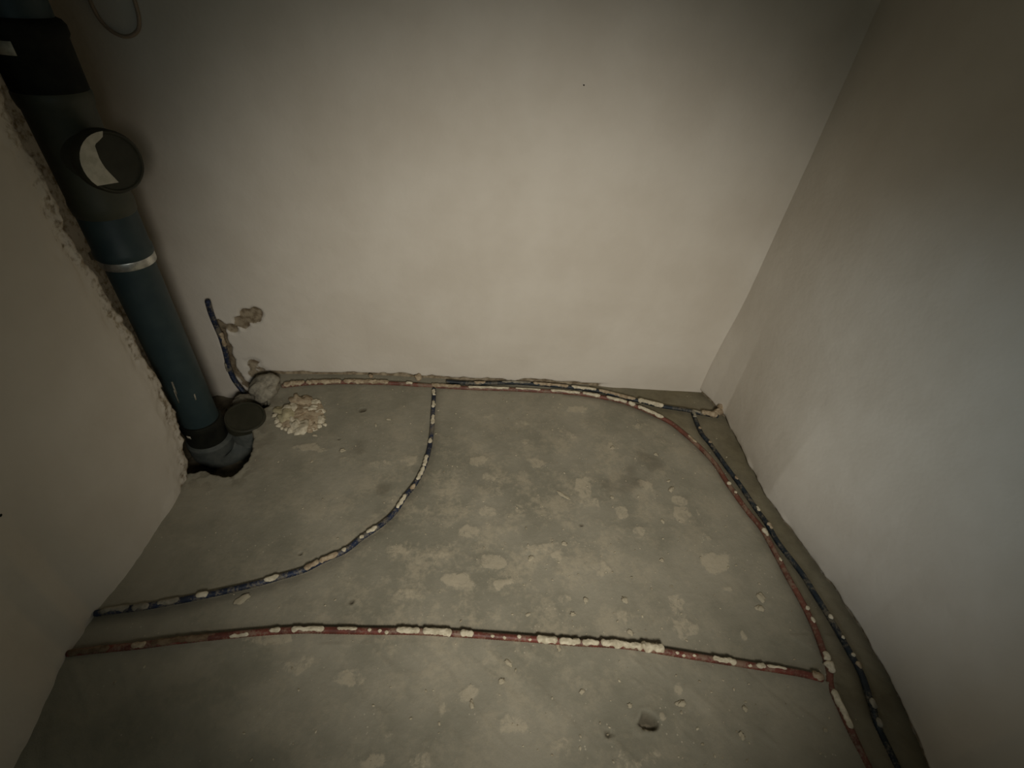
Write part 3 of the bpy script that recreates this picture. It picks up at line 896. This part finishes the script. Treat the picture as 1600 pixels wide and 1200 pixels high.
# blue conduit beside the right wall
bs, p, par = conduit('blue_conduit', 'dark blue corrugated conduit running along the foot of the right wall', BLUE_SIDE, RAD * 0.95, M_BLUE_DARK, zfun=lambda t: -0.014 * np.clip((t - 17.6) / 1.0, 0, 1))
for i, (a, b, th, mt, sp) in enumerate(((0.0, 0.5, .002, M_MORTAR_GREY, 70), (1.2, 1.45, .002, M_MORTAR_TAN, 45), (2.9, 3.1, .002, M_MORTAR_TAN, 40), (5.4, 5.65, .002, M_MORTAR_TAN, 40), (7.05, 7.35, .003, M_MORTAR, 45), (8.0, 8.35, .003, M_MORTAR_TAN, 60), (12.9, 13.15, .0025, M_MORTAR, 50), (14.0, 14.2, .002, M_MORTAR, 40), (15.0, 15.2, .003, M_MORTAR, 50), (15.4, 15.75, .003, M_MORTAR_TAN, 60), (16.85, 17.5, .003, M_MORTAR_GREY, 60), (17.9, 18.4, .005, M_MORTAR_GREY, 60))):
    crust(bs, p, par, a, b, RAD, mt, th, sp, i * 3.3 + 150, 1.1)

# blue conduit along the back wall into the right corner
bb, p, par = conduit('blue_conduit', 'mortar covered blue conduit running along the back wall into the right corner', BLUE_BACK, RAD * 0.95, M_BLUE_DARK)
for i, (a, b, th, mt, sp) in enumerate(((0.9, 1.25, .002, M_MORTAR_TAN, 60), (1.7, 2.6, .001, M_MORTAR_GREY, 50), (2.7, 3.8, .002, M_MORTAR_TAN, 70), (3.9, 4.9, .002, M_MORTAR, 70), (5.0, 6.7, .002, M_MORTAR_TAN, 75), (6.85, 8.15, .004, M_MORTAR, 95), (9.3, 10.0, .0015, M_MORTAR_GREY, 60), (10.0, 10.95, .006, M_MORTAR_TAN, 90))):
    crust(bb, p, par, a, b, RAD, mt, th, sp, i * 2.1 + 210, 1.0)

# blue conduit stub coming out of the back wall
sb, p, par = conduit('blue_conduit', 'short stub of blue conduit rising up the back wall beside the drain pipe', STUB, 0.0088, M_BLUE, 8, up=(0, -1, 0))
crust(sb, p, par, 2.5, 3.6, 0.0088, M_MORTAR_TAN, 0.003, 60, 300, 1.2, up=(0, -1, 0), tilt=60)
crust(sb, p, par, 4.6, 5.2, 0.0088, M_MORTAR_GREY, 0.002, 45, 310, 1.2, up=(0, -1, 0), tilt=-60)

# cable loop hanging high on the back wall
lp, _ = catmull(LOOP, 0.006)
tag(tube('cable_loop', lp, 0.0042, M_CABLE, 10, up=(0, -1, 0)), 'thin cable hanging in a loop against the back wall, upper left', 'cable')

# ------------------------------------------------------------------ mortar heap by the pit
heap = thing('mortar_heap', 'spilled heap of pale lumpy mortar on the floor by the drain pipe', 'mortar', (-0.57, -0.2, 0.0))
for i, c in enumerate(LUMPS):
    r = (0.030, 0.030, 0.026, 0.020, 0.022, 0.016, 0.018, 0.020, 0.024, 0.018, 0.018, 0.018, 0.026, 0.020, 0.018, 0.014)[i]
    mt = M_MORTAR_YELLOW if i in (2, 13) else M_MORTAR if i % 3 else M_MORTAR_TAN
    adopt(lump('lump', (c[0], c[1], floor_z(c[0], c[1]) + r * 0.15), r * 0.98, mt, rng, 3, 0.42, 0.8), heap)
base_v = []
for i in range(28):
    a = 2 * math.pi * i / 28
    k = 1 + 0.35 * (float(fbm(math.cos(a) * 2 + 9, math.sin(a) * 2 + 4, 31, 3)) - 0.5) * 2
    base_v.append((-0.568 + 0.085 * k * math.cos(a), -0.212 + 0.085 * k * math.sin(a)))
vs = [(x, y, -0.006) for x, y in base_v] + [(-0.568 + (x + 0.568) * 0.82, -0.212 + (y + 0.212) * 0.82, 0.007) for x, y in base_v]
fs = [tuple(range(28, 56))] + [(i, (i + 1) % 28, 28 + (i + 1) % 28, 28 + i) for i in range(28)]
adopt(mesh_from('bed', vs, fs, M_MORTAR_TAN), heap)
for i in range(14):
    a = math.radians(175 + 150 * i / 13)
    x, y = -0.565 + (0.088 + 0.012 * rng.random()) * math.cos(a), -0.205 + (0.078 + 0.012 * rng.random()) * math.sin(a)
    r = rng.uniform(0.007, 0.012)
    adopt(lump('lump', (x, y, floor_z(x, y) + r * 0.2), r, M_MORTAR, rng, 2, 0.5, 0.7), heap)

# grey cement chunks wedged behind the pit
for (c, r, mt, lab) in (((-0.728, -0.088, 0.012), 0.058, M_MORTAR_GREY, 'large grey lump of cement at the back wall behind the drain pit'),
                        ((-0.800, -0.110, -0.050), 0.042, M_MORTAR_GREY, 'dark grey cement lump below the blue conduit stub')):
    tag(lump('cement_lump', c, r, mt, rng, 4, 0.75, 0.45), lab, 'cement')

# chips of plaster stuck on the lower edge of the back wall
for (x, z, r, lab) in ((-0.366, 0.020, 0.010, 'small brown plaster crumb at the foot of the back wall, left'), (-0.185, 0.020, 0.016, 'brown plaster crumb at the foot of the back wall, near the blue arc')):
    tag(lump('plaster_crumb', (x, -0.004, z), r, M_MORTAR_TAN, rng, 3, 0.8, 0.5), lab, 'crumb')
# small black knobs in place of the dark holes nails left
nail_hole_b = lump('nail_hole', (0.287, float(YB[int(np.argmin(abs(zs_b - 1.04))), int(np.argmin(abs(xs_b - 0.287)))]), 1.040), 0.0024, M_BLACK, rng, 2, 0.8, 0.3)
nail_hole_b.parent = bpy.data.objects['wall_back']
nail_hole_l = lump('nail_hole', (float(XL[int(np.argmin(abs(zs_l - 0.407))), int(np.argmin(abs(ys_l + 0.91)))]), -0.910, 0.407), 0.0034, M_BLACK, rng, 2, 0.7, 0.3)
nail_hole_l.parent = bpy.data.objects['wall_left']
# mortar dab in the right corner
dab = thing('mortar_dab', 'pale mortar dab where the conduit meets the right wall corner', 'mortar', (0.985, -0.155, 0.0))
for c, r in (((0.985, -0.150, 0.016), 0.018), ((1.000, -0.130, 0.026), 0.014), ((0.965, -0.158, 0.010), 0.013)):
    adopt(lump('lump', c, r, M_MORTAR_TAN, rng, 3, 0.7, 0.4), dab)

# ------------------------------------------------------------------ loose crumbs
big = {26: 0.013, 27: 0.009, 33: 0.017, 6: 0.013, 0: 0.009, 3: 0.011, 12: 0.009, 13: 0.010, 18: 0.010, 19: 0.008, 23: 0.010, 36: 0.011, 16: 0.009}
proto = []
for k in range(4):
    proto.append(lump('mortar_crumb', (0, 0, 0), 1.0, M_GRIT, rng, 3, 0.4, 0.85))
used = set()
KEEP = [i for i in range(len(CRUMBS)) if i not in (5, 10, 14, 20, 25, 28, 31)]


def zone(x, y):
    if y > -0.45 and x < -0.2:
        return 0
    yr = float(np.interp(x, cx_, [q_[1] for q_ in RED_CROSS]))
    if y < yr:
        return 2 if x < 0.42 else 3
    if y < yr + 0.13:
        return 4
    return 1


ZN = ('between drain pit and blue arc', 'inside the side conduits curve', 'before the crossing red conduit, middle',
      'before the crossing red conduit, right', 'close behind the crossing red conduit')
ORD = ('leftmost', 'second from left', 'third from left', 'fourth from left', 'fifth from left', 'sixth from left', 'seventh from left', 'eighth from left', 'ninth from left', 'tenth from left', 'eleventh from left', 'twelfth from left')
SPECIAL = {26: 'oval pale mortar chip lying left of the right side conduits, beside a smaller chip', 33: 'elongated pale mortar chip lying just below the blue arc conduit', 6: 'slanting pale mortar chip in the middle of the open floor'}
byzone = {}
for i in KEEP:
    if i not in SPECIAL:
        byzone.setdefault(zone(CRUMBS[i][0], CRUMBS[i][1]), []).append(i)
label = dict(SPECIAL)
for z_, ids in byzone.items():
    ids.sort(key=lambda i: CRUMBS[i][0] / (2.2 + CRUMBS[i][1]))
    for n_, i in enumerate(ids):
        label[i] = ('small pale mortar crumb, ' + (ORD[n_] if n_ < len(ids) - 1 or n_ == 0 else 'rightmost') + ' ' + ZN[z_])
for i in KEEP:
    x, y, z = CRUMBS[i]
    k = i % 4
    if k in used:
        o = proto[k].copy()
        COL.objects.link(o)
    else:
        o = proto[k]
        used.add(k)
    r = big.get(i, 0.0055 + 0.002 * rng.random())
    o.scale = (r, r * rng.uniform(0.6, 1.0), r * 0.8)
    o.rotation_euler = (0, 0, rng.random() * 6.28)
    o.location = (x, y, floor_z(x, y) + 0.12 * r)
    if i == 33:
        o.scale = (0.021, 0.008, 0.006)
        o.rotation_euler = (0, 0, 0.75)
    if i == 26:
        o.scale = (0.0085, 0.015, 0.006)
        o.rotation_euler = (0, 0, 0.1)
    if i == 6:
        o.scale = (0.020, 0.007, 0.005)
        o.rotation_euler = (0, 0, -0.7)
    tag(o, label[i], 'crumb', 'mortar crumbs scattered over the floor')

# fine grit nobody could count
bm = bmesh.new()
for i in range(520):
    while True:
        x, y = rng.uniform(-0.8, 0.98), rng.uniform(-1.28, -0.03)
        w = 0.2 + 0.8 * math.exp(-((x - 0.4) / 0.5) ** 2)
        if floor_z(x, y) > -0.02 and rng.random() < w:
            break
    r = 0.0012 + 0.0022 * rng.random() ** 2
    mtx = Matrix.Translation((x, y, floor_z(x, y) + r * 0.3)) @ Matrix.Rotation(rng.random() * 6.28, 4, 'Z') @ Matrix.Diagonal((r * 1.4, r * 0.9, r * 0.7, 1))
    bmesh.ops.create_icosphere(bm, subdivisions=1, radius=1.0, matrix=mtx)
me = bpy.data.meshes.new('grit')
bm.to_mesh(me)
bm.free()
g = link('grit', me, M_GRIT)
g['kind'] = 'stuff'
g.parent = floor
